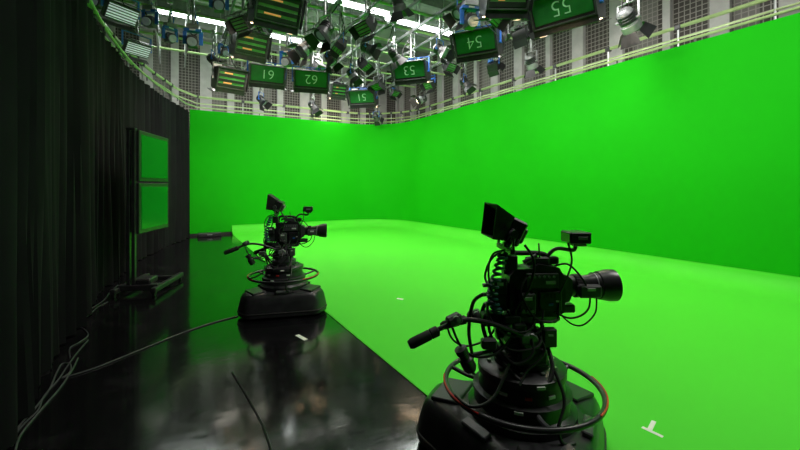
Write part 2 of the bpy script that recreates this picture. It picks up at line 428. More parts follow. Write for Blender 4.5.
def softlight(p, num, label, group, slot=False, power=0, w=.94, yawj=0, glow='softglow'):
    rz = face_cam(p)+yawj
    t = thing('softlight', label, 'studio light', p, rz, group)
    hw = w/2
    body = [(-.27, .25), (-.03, -.20), (.0, -.31), (.02, -.31), (.03, -.26), (.38, -.12), (.36, .12), (.05, .3)]
    MB().prism(body, -hw, hw, 'yz').build('housing', M['black'], t)
    a = Vector((0, -.27, .25)); b = Vector((0, -.03, -.20)); d = (b-a).normalized(); nn = Vector((0, -1, 0)); nn = (nn-d*nn.dot(d)).normalized()
    fm = Matrix((Vector((1, 0, 0)), -d, nn)).transposed().to_4x4(); fm.translation = (a+b)/2
    hgt = (b-a).length
    if not slot:
        MB().box((0, 0.02, .008), (w-.1, hgt-.1, .014), fm, .003).build('number_plate', M['plate_green_bounce'], t)
        m2 = fm @ Matrix.Translation((0, 0.02, .018)) @ Matrix.Rotation(PI, 4, 'Z')
        text_mesh(num, .36, 'number', M['chalk_glow'], t, m2)
    else:
        MB().box((0, 0, .006), (w-.1, hgt-.1, .01), fm, .002).build('reflector', M['refl_bounce'], t)
        for q in range(4): MB().box((0, -hgt*.36+q*hgt*.24, .02), (w-.06, .07, .03), fm, .002).build('louvre', M['black'], t)
        for q in (0, 2): MB().cyl(fm @ Vector((-hw+.16, -hgt*.24+q*hgt*.24, .02)), fm @ Vector((hw-.35, -hgt*.24+q*hgt*.24, .02)), .016).build('lamp_tube', M['orange'], t)
    m = MB()
    for s in (-1, 1): m.box((s*(hw-.015), 0, .02), (.03, hgt, .04), fm, .003); m.box((0, s*(hgt/2-.012), .02), (w, .024, .04), fm, .003)
    m.build('face_frame', M['dark'], t)
    for s in (-1, 1):
        MB().box((s*(hw+.02), 0, .07), (.01, hgt, .13), fm @ Matrix.Translation((0, 0, 0)), .002).build('side_flap', M['black'], t)
    MB().box((0, hgt/2+.01, .07), (w, .01, .13), fm, .002).build('top_flap', M['black'], t)
    a2 = Vector((0, .03, -.26)); b2 = Vector((0, .38, -.12)); d2 = (b2-a2).normalized(); n2 = Vector((0, d2.z, -d2.y))
    gm = Matrix((Vector((1, 0, 0)), d2, Vector((1, 0, 0)).cross(d2))).transposed().to_4x4(); gm.translation = (a2+b2)/2+n2*.004
    MB().box((0, 0, 0), (w-.1, (b2-a2).length-.06, .008), gm, .002).build('diffuser', M[glow], t)
    for s in (-1, 1):
        MB().bar(a2+Vector((s*hw, 0, 0))+n2*.05, b2+Vector((s*hw, 0, 0))+n2*.05, .012, .16, up=(1, 0, 0)).build('barn_door', M['black'], t)
    m = MB()
    for s in (-1, 1): m.bar((s*(hw+.03), .05, .0), (s*(hw+.03), .05, .42), .014, .04); m.cyl((s*hw, .05, .02), (s*(hw+.05), .05, .02), .03)
    m.bar((-hw-.035, .05, .42), (hw+.035, .05, .42), .04, .014).build('yoke', M['steel' if slot else 'blue'], t)
    MB().box((.0, .1, .33), (.3, .14, .1)).box((.22, .05, .36), (.06, .1, .1)).build('ballast_box', M['blue' if not slot else 'dark'], t)
    MB().box((-.3, .02, .335), (.2, .12, .07)).build('connector', M['white'], t)
    hanger(t, p, .42, rz)
    loopcable(t, (-.3, .05, .35), (.02, .02, RZ-.1-p.z), .0)
    loopcable(t, (.35, .05, .3), (-.03, .02, .9), .15)
    if power:
        R = Matrix.Rotation(rz, 3, 'Z'); L0 = p+R @ ((a2+b2)/2+n2*.06)
        area(L0, R @ Vector((0, .5, -.85)), w-.1, .34, power)
    return t

def barn(name, t, front, ax, s, rad, spread, length, mat='black', w0=.12, w1=.17):
    side = Vector((1, 0, 0)); upv = side.cross(ax)
    for k in range(4):
        ang = k*PI/2; o = side*math.cos(ang)+upv*math.sin(ang); w = side*-math.sin(ang)+upv*math.cos(ang)
        p0 = front+o*rad*s; p1 = p0+ax*length*s+o*spread*s
        th = (o*math.cos(.5)-ax*math.sin(.5))*.006
        vs = [p0-w*w0*s, p0+w*w0*s, p1+w*w1*s, p1-w*w1*s]; vs += [v+th for v in vs]
        MB().add(vs, [[0, 1, 2, 3], [4, 5, 6, 7], [0, 1, 5, 4], [1, 2, 6, 5], [2, 3, 7, 6], [3, 0, 4, 7]]).build(name, M[mat], t)
def fresnel_parts(t, scale=1, tilt=-35, mat='dark', glow='lensglow', yk='steel'):
    a = math.radians(tilt); ax = Vector((0, -math.cos(a), math.sin(a))); s = scale
    c = Vector((0, 0, 0))
    back = c-ax*.2*s; front = c+ax*.18*s
    MB().axis(back, front, [(0, 0), (.07*s, .0), (.11*s, .03*s), (.13*s, .08*s), (.13*s, .26*s), (.15*s, .27*s), (.15*s, .38*s), (.13*s, .38*s)], 24).build('housing', M[mat], t)
    MB().axis(front-ax*.03*s, front+ax*.03*s, [(.128*s, 0), (.125*s, .02*s), (.09*s, .035*s), (.04*s, .043*s), (0, .045*s)], 24).build('lens', M[glow], t)
    MB().axis(back+ax*.08*s, back+ax*.24*s, [(.131*s, 0)]+[(.143*s if (k//2) % 2 == 0 else .131*s, (.005+.012*k)*s) for k in range(12)]+[(.131*s, .155*s)], 24).build('cooling_fins', M['black'], t)
    barn('barn_door', t, front, ax, s, .15, .1, .17)
    m = MB()
    for q in (-1, 1): m.bar((q*.17*s, 0, 0), (q*.17*s, 0, .28*s), .01, .035*s); m.cyl((q*.12*s, 0, 0), (q*.2*s, 0, 0), .025*s)
    m.bar((-.175*s, 0, .28*s), (.175*s, 0, .28*s), .035*s, .01)
    m.build('yoke', M[yk], t)
def fresnel(p, label, group, rz, scale=1, tilt=-35, mat='dark', glow='lensglow', yk='steel'):
    t = thing('spotlight', label, 'spotlight', p, rz, group)
    fresnel_parts(t, scale, tilt, mat, glow, yk)
    hanger(t, p, .28*scale, rz)
    loopcable(t, (0, .15*scale, 0), (.03, 0, min(.9, RZ-.1-p.z)), .12)
    return t
def flood(p, label, group, rz, s=1, tilt=-40):
    t = thing('floodlight', label, 'floodlight', p, rz, group)
    R = Matrix.Rotation(math.radians(-tilt), 4, 'X')
    MB().prism([(.16*s, -.08*s), (.16*s, .08*s), (-.04*s, .17*s), (-.14*s, .17*s), (-.14*s, -.17*s), (-.04*s, -.17*s)], -.26*s, .26*s, 'yz', R).build('housing', M['black'], t)
    MB().box((0, -.142*s, 0), (.46*s, .008, .28*s), R, .002).build('reflector', M['refl_bounce'], t)
    for q in range(3): MB().box((0, -.155*s, (-.09+.09*q)*s), (.48*s, .02*s, .02), R, .002).build('guard_bar', M['black'], t)
    for sg in (-1, 1):
        MB().box((0, -.24*s, sg*.2*s), (.52*s, .22*s, .008), Matrix(R) @ Matrix.Rotation(-sg*.25, 4, 'X'), .001).build('barn_door', M['black'], t)
        MB().box((sg*.29*s, -.23*s, 0), (.008, .2*s, .32*s), Matrix(R) @ Matrix.Rotation(sg*.2, 4, 'Z'), .001).build('barn_door', M['black'], t)
    m = MB()
    for q in (-1, 1): m.bar((q*.29*s, .02, 0), (q*.29*s, .02, .32*s), .012, .04*s)
    m.bar((-.295*s, .02, .32*s), (.295*s, .02, .32*s), .04*s, .012); m.build('yoke', M[random.choice(('steel', 'blue', 'steel', 'grey'))], t)
    MB().box((.08*s, .1*s, .2*s), (.2*s, .12*s, .08*s)).build('junction_box', M[random.choice(('blue', 'white', 'dark'))], t)
    hanger(t, p, .32*s, rz)
    loopcable(t, (.1*s, .12*s, .2*s), (.03, .02, min(.8, RZ-.1-p.z)), .14)
    loopcable(t, (-.1*s, .12*s, .1*s), (-.03, -.02, RZ-.1-p.z), .1)
    return t
def bluelamp(p, label, group, rz):
    t = thing('moving_light', label, 'stage light', p, rz, group)
    MB().prism([(-.08, -.1), (.08, -.1), (.11, 0), (.08, .1), (-.08, .1), (-.11, 0)], -.08, .08, 'xz').build('head', M['dark'], t)
    MB().axis((0, -.08, -.02), (0, -.15, -.05), [(.075, 0), (.085, .055), (.07, .06), (0, .045)], 20).build('lens', M['led'], t)
    m = MB()
    for q in (-1, 1): m.bar((q*.14, 0, -.05), (q*.14, 0, .2), .028, .07)
    m.box((0, 0, .215), (.31, .12, .05)); m.build('yoke', M['blue'], t)
    MB().box((0, 0, .28), (.22, .17, .08)).build('base_box', M['grey'], t)
    MB().box((.0, -.065, .215), (.1, .012, .03)).build('status_panel', M['white'], t)
    hanger(t, p, .31, rz)
    loopcable(t, (.1, .08, .28), (.0, .03, RZ-.12-p.z), .05, 'blue', .014)
    loopcable(t, (-.1, .08, .28), (.02, .03, .6), .25)
    return t
def ledpanel(p, label, rz):
    t = thing('led_panel_light', label, 'studio light', p, rz, 'LED panels by the curtain')
    R = Matrix.Rotation(math.radians(35), 4, 'X')
    MB().box((0, 0, 0), (.56, .12, .32), R, .02).build('housing', M['dark'], t)
    MB().box((0, -.064, 0), (.5, .01, .25), R, .003).build('led_face', M['ledlit'], t)
    for k in range(5): MB().box((0, -.072, -.1+k*.05), (.52, .012, .018), R, .002).build('egg_crate_bar', M['black'], t)
    for s in (-1, 1): MB().box((0, -.13, s*.2), (.54, .15, .01), R @ Matrix.Rotation(s*-.15, 4, 'X'), .002).build('barn_door', M['black'], t)
    m = MB()
    for q in (-1, 1): m.bar((q*.31, 0, 0), (q*.31, 0, .33), .012, .04)
    m.bar((-.315, 0, .33), (.315, 0, .33), .04, .012).build('yoke', M['blue'], t)
    hanger(t, p, .33, rz)
    loopcable(t, (.2, .08, .05), (.0, .03, .9), .15)
    return t

G1 = 'numbered softlights'
for num, px, py, lab, yj in (('55', 565, 12, 'softlight showing an upside-down 55 on its dark face tinted with green bounce, largest and rightmost', -.35),
                         ('54', 477, 46, 'softlight showing an upside-down 54 on its dark face tinted with green bounce', -.3),
                         ('53', 411, 73, 'softlight showing an upside-down 53 on its dark face tinted with green bounce', -.3),
                         ('51', 363, 99, 'softlight showing an upside-down 51 low over the far corner of the green stage', -.3),
                         ('61', 267, 77, 'softlight showing an upside-down 61 hanging before the back green wall', .1),
                         ('62', 311, 82, 'softlight showing an upside-down 62 hanging before the back green wall', .05)):
    p = place(px, py, 4.8, .54, guard=True)
    softlight(p, num, lab, G1, power=62, w=1.06 if num == '55' else .94, yawj=yj, glow='coolglow' if num in ('61', '54') else 'softglow')
G2 = 'unnumbered slotted softlights'
for px, py, lab, w in ((276, 13, 'nearest slotted softlight with orange tubes and a reflector tinted with green bounce, top left of the rig', .8),
                    (250, 47, 'slotted softlight between the nearest slotted one and softlight 61', .7),
                    (230, 81, 'slotted softlight just left of softlight 61', .7),
                    (506, -3, 'slotted softlight cut by the top of the frame, left of softlight 55', .6),
                    (338, 92, 'small slotted softlight between softlights 62 and 51', .6)):
    p = place(px, py, 4.9, .46)
    softlight(p, '', lab, G2, slot=True, power=0 if px == 506 else 30, w=w, yawj=.3, glow='coolglow' if px in (230,) else 'softglow')
for px, py, lab in ((121, 13, 'upper LED panel with barn doors high above the black curtain'), (137, 49, 'lower LED panel with barn doors above the black curtain')):
    p = place(px, py, 4.95, .33)
    ledpanel(p, lab, face_cam(p)+.5)
G3 = 'spotlights with barn doors'
fl = [(628, 20, 'white-lit spotlight with open barn doors against the mesh on the right', 1.2, 'grey'),
      (465, 83, 'spotlight hanging below softlight 54 against the right green wall top', 1, 'dark'),
      (422, 99, 'spotlight hanging below softlight 53 near the far corner', 1.1, 'grey'),
      (258, 103, 'spotlight hanging directly below softlight 61', 1, 'dark'),
      (313, 106, 'spotlight hanging directly below softlight 62', 1, 'dark'),
      (531, 62, 'spotlight hanging just above the right green wall, left of the bright one', 1, 'grey'),
      (376, 117, 'lowest and farthest spotlight, in the far corner above the green walls', .9, 'dark'),
      (330, 58, 'spotlight high above softlight 62', .9, 'dark'),
      (352, 74, 'spotlight in the dense centre of the rig, left of softlight 53', .9, 'grey'),
      (367, 48, 'spotlight in the rig centre below the far strip light', .9, 'dark'),
      (394, 55, 'spotlight just above softlight 53', .9, 'dark'),
      (440, 50, 'spotlight between the lit strip light and softlight 54', .95, 'grey'),
      (325, 30, 'spotlight near the top of the rig left of the lit strip light', .9, 'dark'),
      (306, 48, 'spotlight high between the two columns of softlights', .9, 'grey'),
      (462, 10, 'spotlight at the top of the rig right of the lit strip light', .95, 'dark'),
      (504, 36, 'spotlight just right of softlight 54', .9, 'dark'),
      (398, 2, 'spotlight cut close to the top edge of the frame above the strip light', 1.0, 'dark'),
      (213, 60, 'spotlight left of the slotted softlights near the back wall', .9, 'dark')]
for px, py, lab, s, mt in fl:
    p = place(px, py, 5.0, .26, zlo=4.4)
    fresnel(p, lab, G3, face_cam(p)+random.choice((-1.1, -.9, 1.0, 1.3, 2.0, 2.6)), s*.95, random.uniform(-60, -25), mt, 'lensglow' if px in (628, 422) else 'led', random.choice(('steel', 'blue', 'grey')))
G4 = 'blue moving lights'
for px, py, lab in ((96, 2, 'leftmost blue moving light at the top above the curtain'), (150, 22, 'blue moving light right of the upper LED panel'),
                    (170, 38, 'blue moving light right of the lower LED panel'), (193, 42, 'blue moving light in front of the pale back wall panels'),
                    (219, 6, 'blue moving light at the top left of the nearest slotted softlight'), (224, 53, 'blue moving light left of the middle slotted softlight'),
                    (287, 62, 'blue moving light above and between softlights 61 and 62'), (470, 22, 'blue moving light above softlight 54')):
    p = place(px, py, 5.2, .2)
    bluelamp(p, lab, G4, face_cam(p)+random.uniform(-.6, .6))
G5 = 'dark floodlights crowding the rig'
fp = [(243, 22), (303, 14), (340, 46), (364, 64), (378, 84), (386, 40), (430, 84), (449, 66), (436, 6), (494, 66), (492, 14), (366, 26), (394, 92), (522, 34), (262, 32), (318, 66)]
got = []
for px, py in sorted(fp):
    p = place(px, py, 5.3, .26, must=False, zlo=4.6)
    if p is not None: got.append(p)
for i, p in enumerate(got):
    flood(p, '%s dark floodlight with green-lit reflector, counting the rig floodlights from the left' % ords[i], G5, face_cam(p)+random.choice((-1.3, -.9, .9, 1.2, 2.4, .3)), random.uniform(.72, .88), random.uniform(-65, -35))
# ceiling strip lights
for px, py, lab in ((420, 25, 'lit fluorescent strip light nearest the right wall'), (350, 3, 'lit fluorescent strip light cut by the top of the frame'),
                    (193, 16, 'lit fluorescent strip light over the back of the curtain'), (290, 38, 'lit fluorescent strip light in the far middle of the ceiling')):
    p = at(px, py, 7.22)
    t = thing('strip_light', lab, 'ceiling light', p, 0, 'fluorescent strip lights')
    MB().box((0, 0, .02), (2.6, .24, .06)).build('batten', M['white'], t)
    MB().box((0, 0, .21), (.3, .1, .34)).build('mount', M['grey'], t)
    for s in (-1, 1): MB().cyl((-1.27, s*.065, -.045), (1.27, s*.065, -.045), .05).build('tube', M['tube'], t)
    area(p-Vector((0, 0, .12)), (0, 0, -1), 2.2, .12, 55, (.93, 1, .95), 'strip_lamp')

# ---------------------------------------------------------------- studio pedestal camera
def tri(th):
    q = 0
    for k in range(3):
        q += max(0, math.cos(th-k*2*PI/3)/.66)**20 + max(0, math.cos(th-PI/3-k*2*PI/3)/.455)**20
    return q**(-1/20)
def make_camera(label, loc, rz):
    t = thing('studio_camera', label, 'studio camera', loc, rz, 'pedestal studio cameras')
    K, G, D_, R_ = M['black'], M['grey'], M['dark'], M['rubber']
    n = 144; rings = [(1.0, .025), (1.03, .035), (1.04, .07), (1.03, .12), (1.0, .20), (.97, .265), (.93, .305), (.87, .325), (.7, .338), (.5, .345)]
    vs = []; fs = []
    for s, z in rings:
        for k in range(n):
            a = 2*PI*k/n; r = tri(a)*s; vs.append((r*math.cos(a), r*math.sin(a), z))
    for i in range(len(rings)-1):
        for k in range(n): fs.append([i*n+k, i*n+(k+1) % n, (i+1)*n+(k+1) % n, (i+1)*n+k])
    fs.append(list(range(n))); fs.append([(len(rings)-1)*n+k for k in range(n)])
    MB().add(vs, fs).build('base_skirt', K, t)
    for z, s in ((.085, 1.036), ):
        MB().tube([(tri(2*PI*k/n)*s*math.cos(2*PI*k/n), tri(2*PI*k/n)*s*math.sin(2*PI*k/n), z) for k in range(n)], .010, 8, True).build('bumper', R_, t)
    for k in range(3):
        a = k*2*PI/3; c = Vector((.5*math.cos(a), .5*math.sin(a), .05)); w = Vector((-math.sin(a), math.cos(a), 0))
        MB().axis(c-w*.05, c+w*.05, [(0, 0), (.045, 0), (.05, .01), (.05, .09), (.045, .1), (0, .1)], 20).build('wheel', R_, t)
        mm = Matrix.Translation((.46*math.cos(a), .46*math.sin(a), .338)) @ Matrix.Rotation(a, 4, 'Z') @ Matrix.Rotation(.05, 4, 'Y')
        MB().box((0, 0, 0), (.2, .3, .03), mm, .013).build('wheel_cover', K, t)
        a = (k+.5)*2*PI/3; mm = Matrix.Translation((.385*math.cos(a), .385*math.sin(a), .335)) @ Matrix.Rotation(a, 4, 'Z') @ Matrix.Rotation(.2, 4, 'Y')
        MB().box((0, 0, .005), (.06, .2, .03), mm, .008).build('foot_pedal', D_, t)
    MB().lathe([(0, .335), (.33, .335), (.33, .385), (.295, .41), (.29, .455), (.3, .46), (.3, .49), (.265, .5), (.25, .58), (.27, .59), (.27, .63), (.235, .645), (.17, .65), (.17, .675), (0, .675)], None, 48).build('column', K, t)
    for k in range(10):
        a = 2*PI*k/10; MB().cyl((.205*math.cos(a), .205*math.sin(a), .64), (.205*math.cos(a), .205*math.sin(a), .66), .012, n=8).build('bolt', G, t)
    for k, (a, z, mat) in enumerate(((-1.75, .54, 'red'), (-1.2, .54, 'white'), (-2.3, .54, 'white'), (-1.5, .61, 'white'), (-1.95, .475, 'white'))):
        mm = Matrix.Rotation(a, 4, 'Z'); rr = {.54: .258, .61: .272, .475: .302}[z]; MB().box((rr, 0, z), (.012, .05 if k else .04, .018), mm, .002).build('label_plate', M[mat], t, 'small %s label on the column' % mat)
    n = 96; RR = .475; z0 = .5
    ring = MB().tube([(RR*math.cos(2*PI*k/n), RR*math.sin(2*PI*k/n), z0) for k in range(n)], .0165, 12, True).build('steering_ring', K, t)
    for a0, a1 in ((2.9, 3.9), (-.9, .1)):
        MB().tube([((RR+.012)*math.cos(a0+(a1-a0)*k/20), (RR+.012)*math.sin(a0+(a1-a0)*k/20), z0+.012) for k in range(21)], .0055, 6).build('red_stripe', M['red'], ring)
    for k in range(3):
        a = .5+k*2*PI/3
        MB().tube(smooth([(.2*math.cos(a), .2*math.sin(a), .48), (.33*math.cos(a), .33*math.sin(a), .465), (RR*math.cos(a), RR*math.sin(a), z0)], 5), .014, 8).build('spoke', D_, t)
    MB().lathe([(0, .67), (.16, .67), (.165, .69), (.165, .72), (.13, .735), (.13, .755), (0, .755)], None, 36).build('pan_base', D_, t)
    m = MB()
    for s in (-1, 1):
        m.prism([(-.13, .75), (.13, .75), (.14, .82), (.08, .89), (-.08, .89), (-.14, .82)], s*.1-.025, s*.1+.025, 'xz')
    m.box((0, 0, .765), (.24, .24, .03), None, .008); m.build('head_yoke', K, t)
    for s in (-1, 1): MB().axis((0, s*.12, .83), (0, s*.17, .83), [(0, 0), (.055, 0), (.055, .03), (.045, .045), (0, .045)], 28).build('tilt_drag_knob', G if s < 0 else D_, t)
    MB().axis((0, -.075, .83), (0, .075, .83), [(0, 0), (.08, 0), (.08, .15), (0, .15)], 28).build('tilt_drum', D_, t)
    m = MB(); m.prism([(-.19, .905), (.19, .905), (.22, .925), (.22, .945), (-.22, .945), (-.22, .925)], -.07, .07, 'xz'); m.box((0, 0, .895), (.12, .12, .03)); m.build('wedge_plate', G, t)
    # camera body
    prof = [(-.10, .975), (-.08, .95), (.20, .95), (.24, .975), (.25, 1.08), (.24, 1.20), (.21, 1.25), (.08, 1.275), (.04, 1.245), (-.06, 1.245), (-.10, 1.2)]
    body = MB().prism(prof, -.085, .085, 'xz').build('camera_body', K, t)
    MB().box((.10, -.09, 1.175), (.2, .014, .09), None, .005).build('side_panel', D_, body)
    MB().box((.15, -.09, 1.05), (.14, .02, .12), None, .005).build('side_door', K, body)
    MB().box((.0, -.1, 1.04), (.10, .05, .13), None, .008).build('transmitter_box', D_, body)
    MB().box((.05, .09, 1.12), (.26, .014, .2), None, .005).build('side_panel', D_, body)
    for k in range(6): MB().cyl((.02+k*.03, -.095, 1.2), (.02+k*.03, -.105, 1.2), .008, n=8).build('button', G, body)
    for k in range(5): MB().box((.09+k*.022, -.101, 1.085), (.008, .006, .03), None, .001).build('vent_slot', R_, body)
    for k in range(3): MB().cyl((-.03+k*.028, -.12, 1.0), (-.03+k*.028, -.134, 1.0), .01, n=8).build('socket', G, body)
    MB().box((.15, -.099, 1.165), (.06, .004, .02), None, .001).build('label_plate', M['white'], body)
    MB().box((.15, -.102, 1.03), (.03, .004, .015), None, .001).build('label_plate', M['blue'], body)
    MB().box((.19, -.102, 1.05), (.02, .004, .01), None, .001).build('label_plate', M['white'], body)
    MB().box((.0, -.127, 1.075), (.05, .004, .02), None, .001).build('label_plate', M['white'], body)
    MB().box((-.15, 0, 1.07), (.1, .13, .18), None, .012).build('rear_adaptor', D_, t)
    MB().box((-.16, -.085, 1.14), (.08, .04, .1), None, .008).build('intercom_box', K, t)
    MB().box((-.165, -.107, 1.16), (.04, .004, .02), None, .001).build('label_plate', M['white'], t)
    MB().box((-.2, -.03, .93), (.12, .1, .08), None, .012).build('battery_box', K, t)
    MB().box((-.06, -.13, .9), (.08, .06, .07), None, .01).build('motor_box', D_, t)
    for k, (yy, zz) in enumerate(((-.05, 1.03), (-.05, 1.09), (0, 1.01), (.04, 1.06), (.04, 1.12))):
        MB().cyl((-.19, yy, zz), (-.235, yy, zz-.004), .014, n=12).build('connector', G, t)
    MB().prism([(.22, 1.02), (.28, 1.04), (.30, 1.08), (.30, 1.17), (.27, 1.2), (.22, 1.21)], -.07, .07, 'xz').build('lens_mount', D_, t)
    lens = MB().axis((.28, 0, 1.12), (.7, 0, 1.12), [(0, 0), (.06, 0), (.064, .05), (.07, .055), (.07, .10), (.064, .105), (.067, .16), (.078, .18), (.08, .21), (.088, .215), (.094, .25), (.1, .275), (.1, .32), (.088, .32), (.082, .29)], 40).build('lens_barrel', K, t)
    MB().axis((.57, 0, 1.12), (.7, 0, 1.12), [(.084, 0), (.08, .008), (.045, .016), (0, .019)], 36).build('front_glass', M['glass'], lens)
    MB().axis((.462, 0, 1.12), (.7, 0, 1.12), [(.078, 0), (.082, .002), (.082, .006), (.078, .008)], 36).build('lens_stripe', G, lens)
    m = MB()
    for k in range(36):
        a = 2*PI*k/36; m.bar((.335, .069*math.cos(a), 1.12+.069*math.sin(a)), (.38, .069*math.cos(a), 1.12+.069*math.sin(a)), .013, .008)
    m.build('focus_ring', R_, lens)
    MB().box((.40, -.08, 1.105), (.14, .045, .08), None, .012).build('zoom_servo', D_, t)
    MB().box((.40, -.105, 1.12), (.05, .005, .018), None, .001).build('label_plate', M['white'], t)
    MB().tube(smooth([(-.08, 0, 1.23), (-.06, 0, 1.32), (0, 0, 1.33), (.15, 0, 1.32), (.18, 0, 1.25)], 6), .016, 10).build('top_handle', R_, t)
    MB().box((.09, -.035, 1.285), (.14, .05, .05), None, .006).build('radio_receiver', D_, t)
    MB().box((.21, .02, 1.28), (.07, .06, .05), None, .01).build('tally_lamp', K, t)
    MB().tube([(.1, -.05, 1.3), (.09, -.06, 1.40)], .005, 6).build('antenna', R_, t)
    # viewfinder
    m = MB(); m.bar((-.1, 0, 1.2), (-.1, 0, 1.4), .04, .03); m.bar((-.1, -.15, 1.36), (-.1, .15, 1.36), .03, .03); m.bar((-.1, 0, 1.23), (.0, 0, 1.23), .05, .03)
    for s in (-1, 1): m.bar((-.1, s*.15, 1.35), (-.1, s*.15, 1.5), .03, .012); m.cyl((-.1, s*.14, 1.47), (-.1, s*.18, 1.47), .025)
    m.build('viewfinder_bracket', D_, t)
    MT = Matrix.Translation((-.07, 0, 1.475)) @ Matrix.Rotation(math.radians(26), 4, 'Y')
    vf = MB().box((0, 0, 0), (.1, .24, .16), MT, .012).build('viewfinder', K, t)
    MB().box((-.052, 0, 0), (.006, .22, .135), MT, .001).build('screen', M['glass'], vf)
    m = MB()
    h0, h1, y0, y1 = .08, .1, .12, .145
    def slab(a, b, c, d, th):
        vs = [Vector(q) for q in (a, b, c, d)]; vs += [v+Vector(th) for v in vs]
        m.add(vs, [[0, 1, 2, 3], [4, 5, 6, 7], [0, 1, 5, 4], [1, 2, 6, 5], [2, 3, 7, 6], [3, 0, 4, 7]], MT)
    slab((-.05, -y0, h0), (-.05, y0, h0), (-.19, y1, h1), (-.19, -y1, h1), (0, 0, -.006))
    slab((-.05, -y0, -h0), (-.05, y0, -h0), (-.12, y1, -h1), (-.12, -y1, -h1), (0, 0, .006))
    for s in (-1, 1): slab((-.05, s*y0, h0), (-.05, s*y0, -h0), (-.12, s*y1, -h1), (-.19, s*y1, h1), (0, -s*.006, 0))
    m.build('hood', R_, vf)
    MB().box((.06, 0, .0), (.04, .16, .1), MT, .01).build('rear_cover', D_, vf)
    for k in range(4): MB().box((-.03+k*.02, -.122, -.05), (.01, .006, .03), MT, .001).build('control_key', G, vf)
    MB().box((.083, .0, .02), (.004, .08, .03), MT, .001).build('label_plate', M['white'], vf)
    MB().cyl(MT @ Vector((0, -.1, -.1)), MT @ Vector((0, -.1, -.078)), .012).build('knob', G, vf)
    MB().tube(smooth([(.16, 0, 1.3), (.22, -.02, 1.36), (.33, -.02, 1.35), (.34, -.02, 1.39)], 5), .012, 8).build('monitor_arm', D_, t)
    mo = MB().box((.34, -.03, 1.435), (.13, .14, .07), None, .006).build('small_monitor', K, t)
    MB().box((.274, -.03, 1.435), (.006, .12, .055), None, .001).build('screen', M['glass'], mo)
    MB().box((.35, -.101, 1.435), (.06, .004, .02), None, .001).build('label_plate', M['grey'], mo)
    MB().box((.35, -.03, 1.39), (.08, .08, .02), None, .004).build('monitor_shoe', G, mo)
    MB().box((.26, 0, .985), (.14, .1, .05), None, .008).build('lens_support', D_, t)
    # pan bars
    bars = [([(-.02, -.15, .85), (-.14, -.17, .91), (-.3, -.19, .965), (-.46, -.21, .97)], (-.73, -.27, .865)),
            ([(-.02, .15, .85), (-.14, .17, .86), (-.25, .2, .86)], (-.47, .28, .77))]
    for (pts, end), s in zip(bars, (-1, 1)):
        b = Vector(end); d = (b-Vector(pts[-1])).normalized(); L = (b-Vector(pts[-1])).length
        pb = MB().tube(smooth(pts+[end], 5), .0145, 10).build('pan_bar', K, t)
        gl = min(.19, L-.03)
        g0 = b-d*gl; MB().axis(g0, b, [(0, 0), (.018, 0), (.03, .01), (.03, .05), (.025, .055), (.03, .06), (.03, gl-.02), (.022, gl), (0, gl)], 20).build('grip', R_, pb)
        cz = Vector(pts[-1]); mm = (d.to_track_quat('X', 'Z')).to_matrix().to_4x4(); mm.translation = cz
        MB().box((0, 0, .015), (.09, .06, .06), mm, .012).build('zoom_control', D_, pb)
        MB().axis(cz+Vector((0, -.03, .03)), cz+Vector((0, -.07, .03)), [(0, 0), (.018, 0), (.022, .03), (0, .035)], 16).build('thumb_wheel', G, pb)
        MB().box((-.03, s*.15, .845), (.06, .04, .06), None, .01).build('bar_clamp', G, pb)
    MB().tube(smooth([(-.08, -.15, .82), (-.22, -.19, .8), (-.36, -.24, .79)], 5), .011, 8).build('focus_arm', K, t)
    MB().axis((-.37, -.23, .70), (-.44, -.25, .84), [(0, 0), (.03, 0), (.04, .02), (.04, .075), (.03, .085), (.03, .115), (.036, .12), (.036, .15), (0, .155)], 20).build('focus_control', K, t)
    MB().box((-.26, -.2, .84), (.09, .05, .06), None, .01).build('remote_box', D_, t)
    pts = []
    path = smooth([(-.15, -.12, 1.34), (-.19, -.14, 1.24), (-.22, -.13, 1.1), (-.19, -.13, 1.0)], 24)
    for i, p in enumerate(path):
        a = i*.95; pts.append(p+Vector((math.cos(a)*.026, math.sin(a)*.026, 0)))
    MB().tube(smooth(pts, 3), .009, 6).build('coiled_cable', M['teal'], t, 'teal coiled cable')
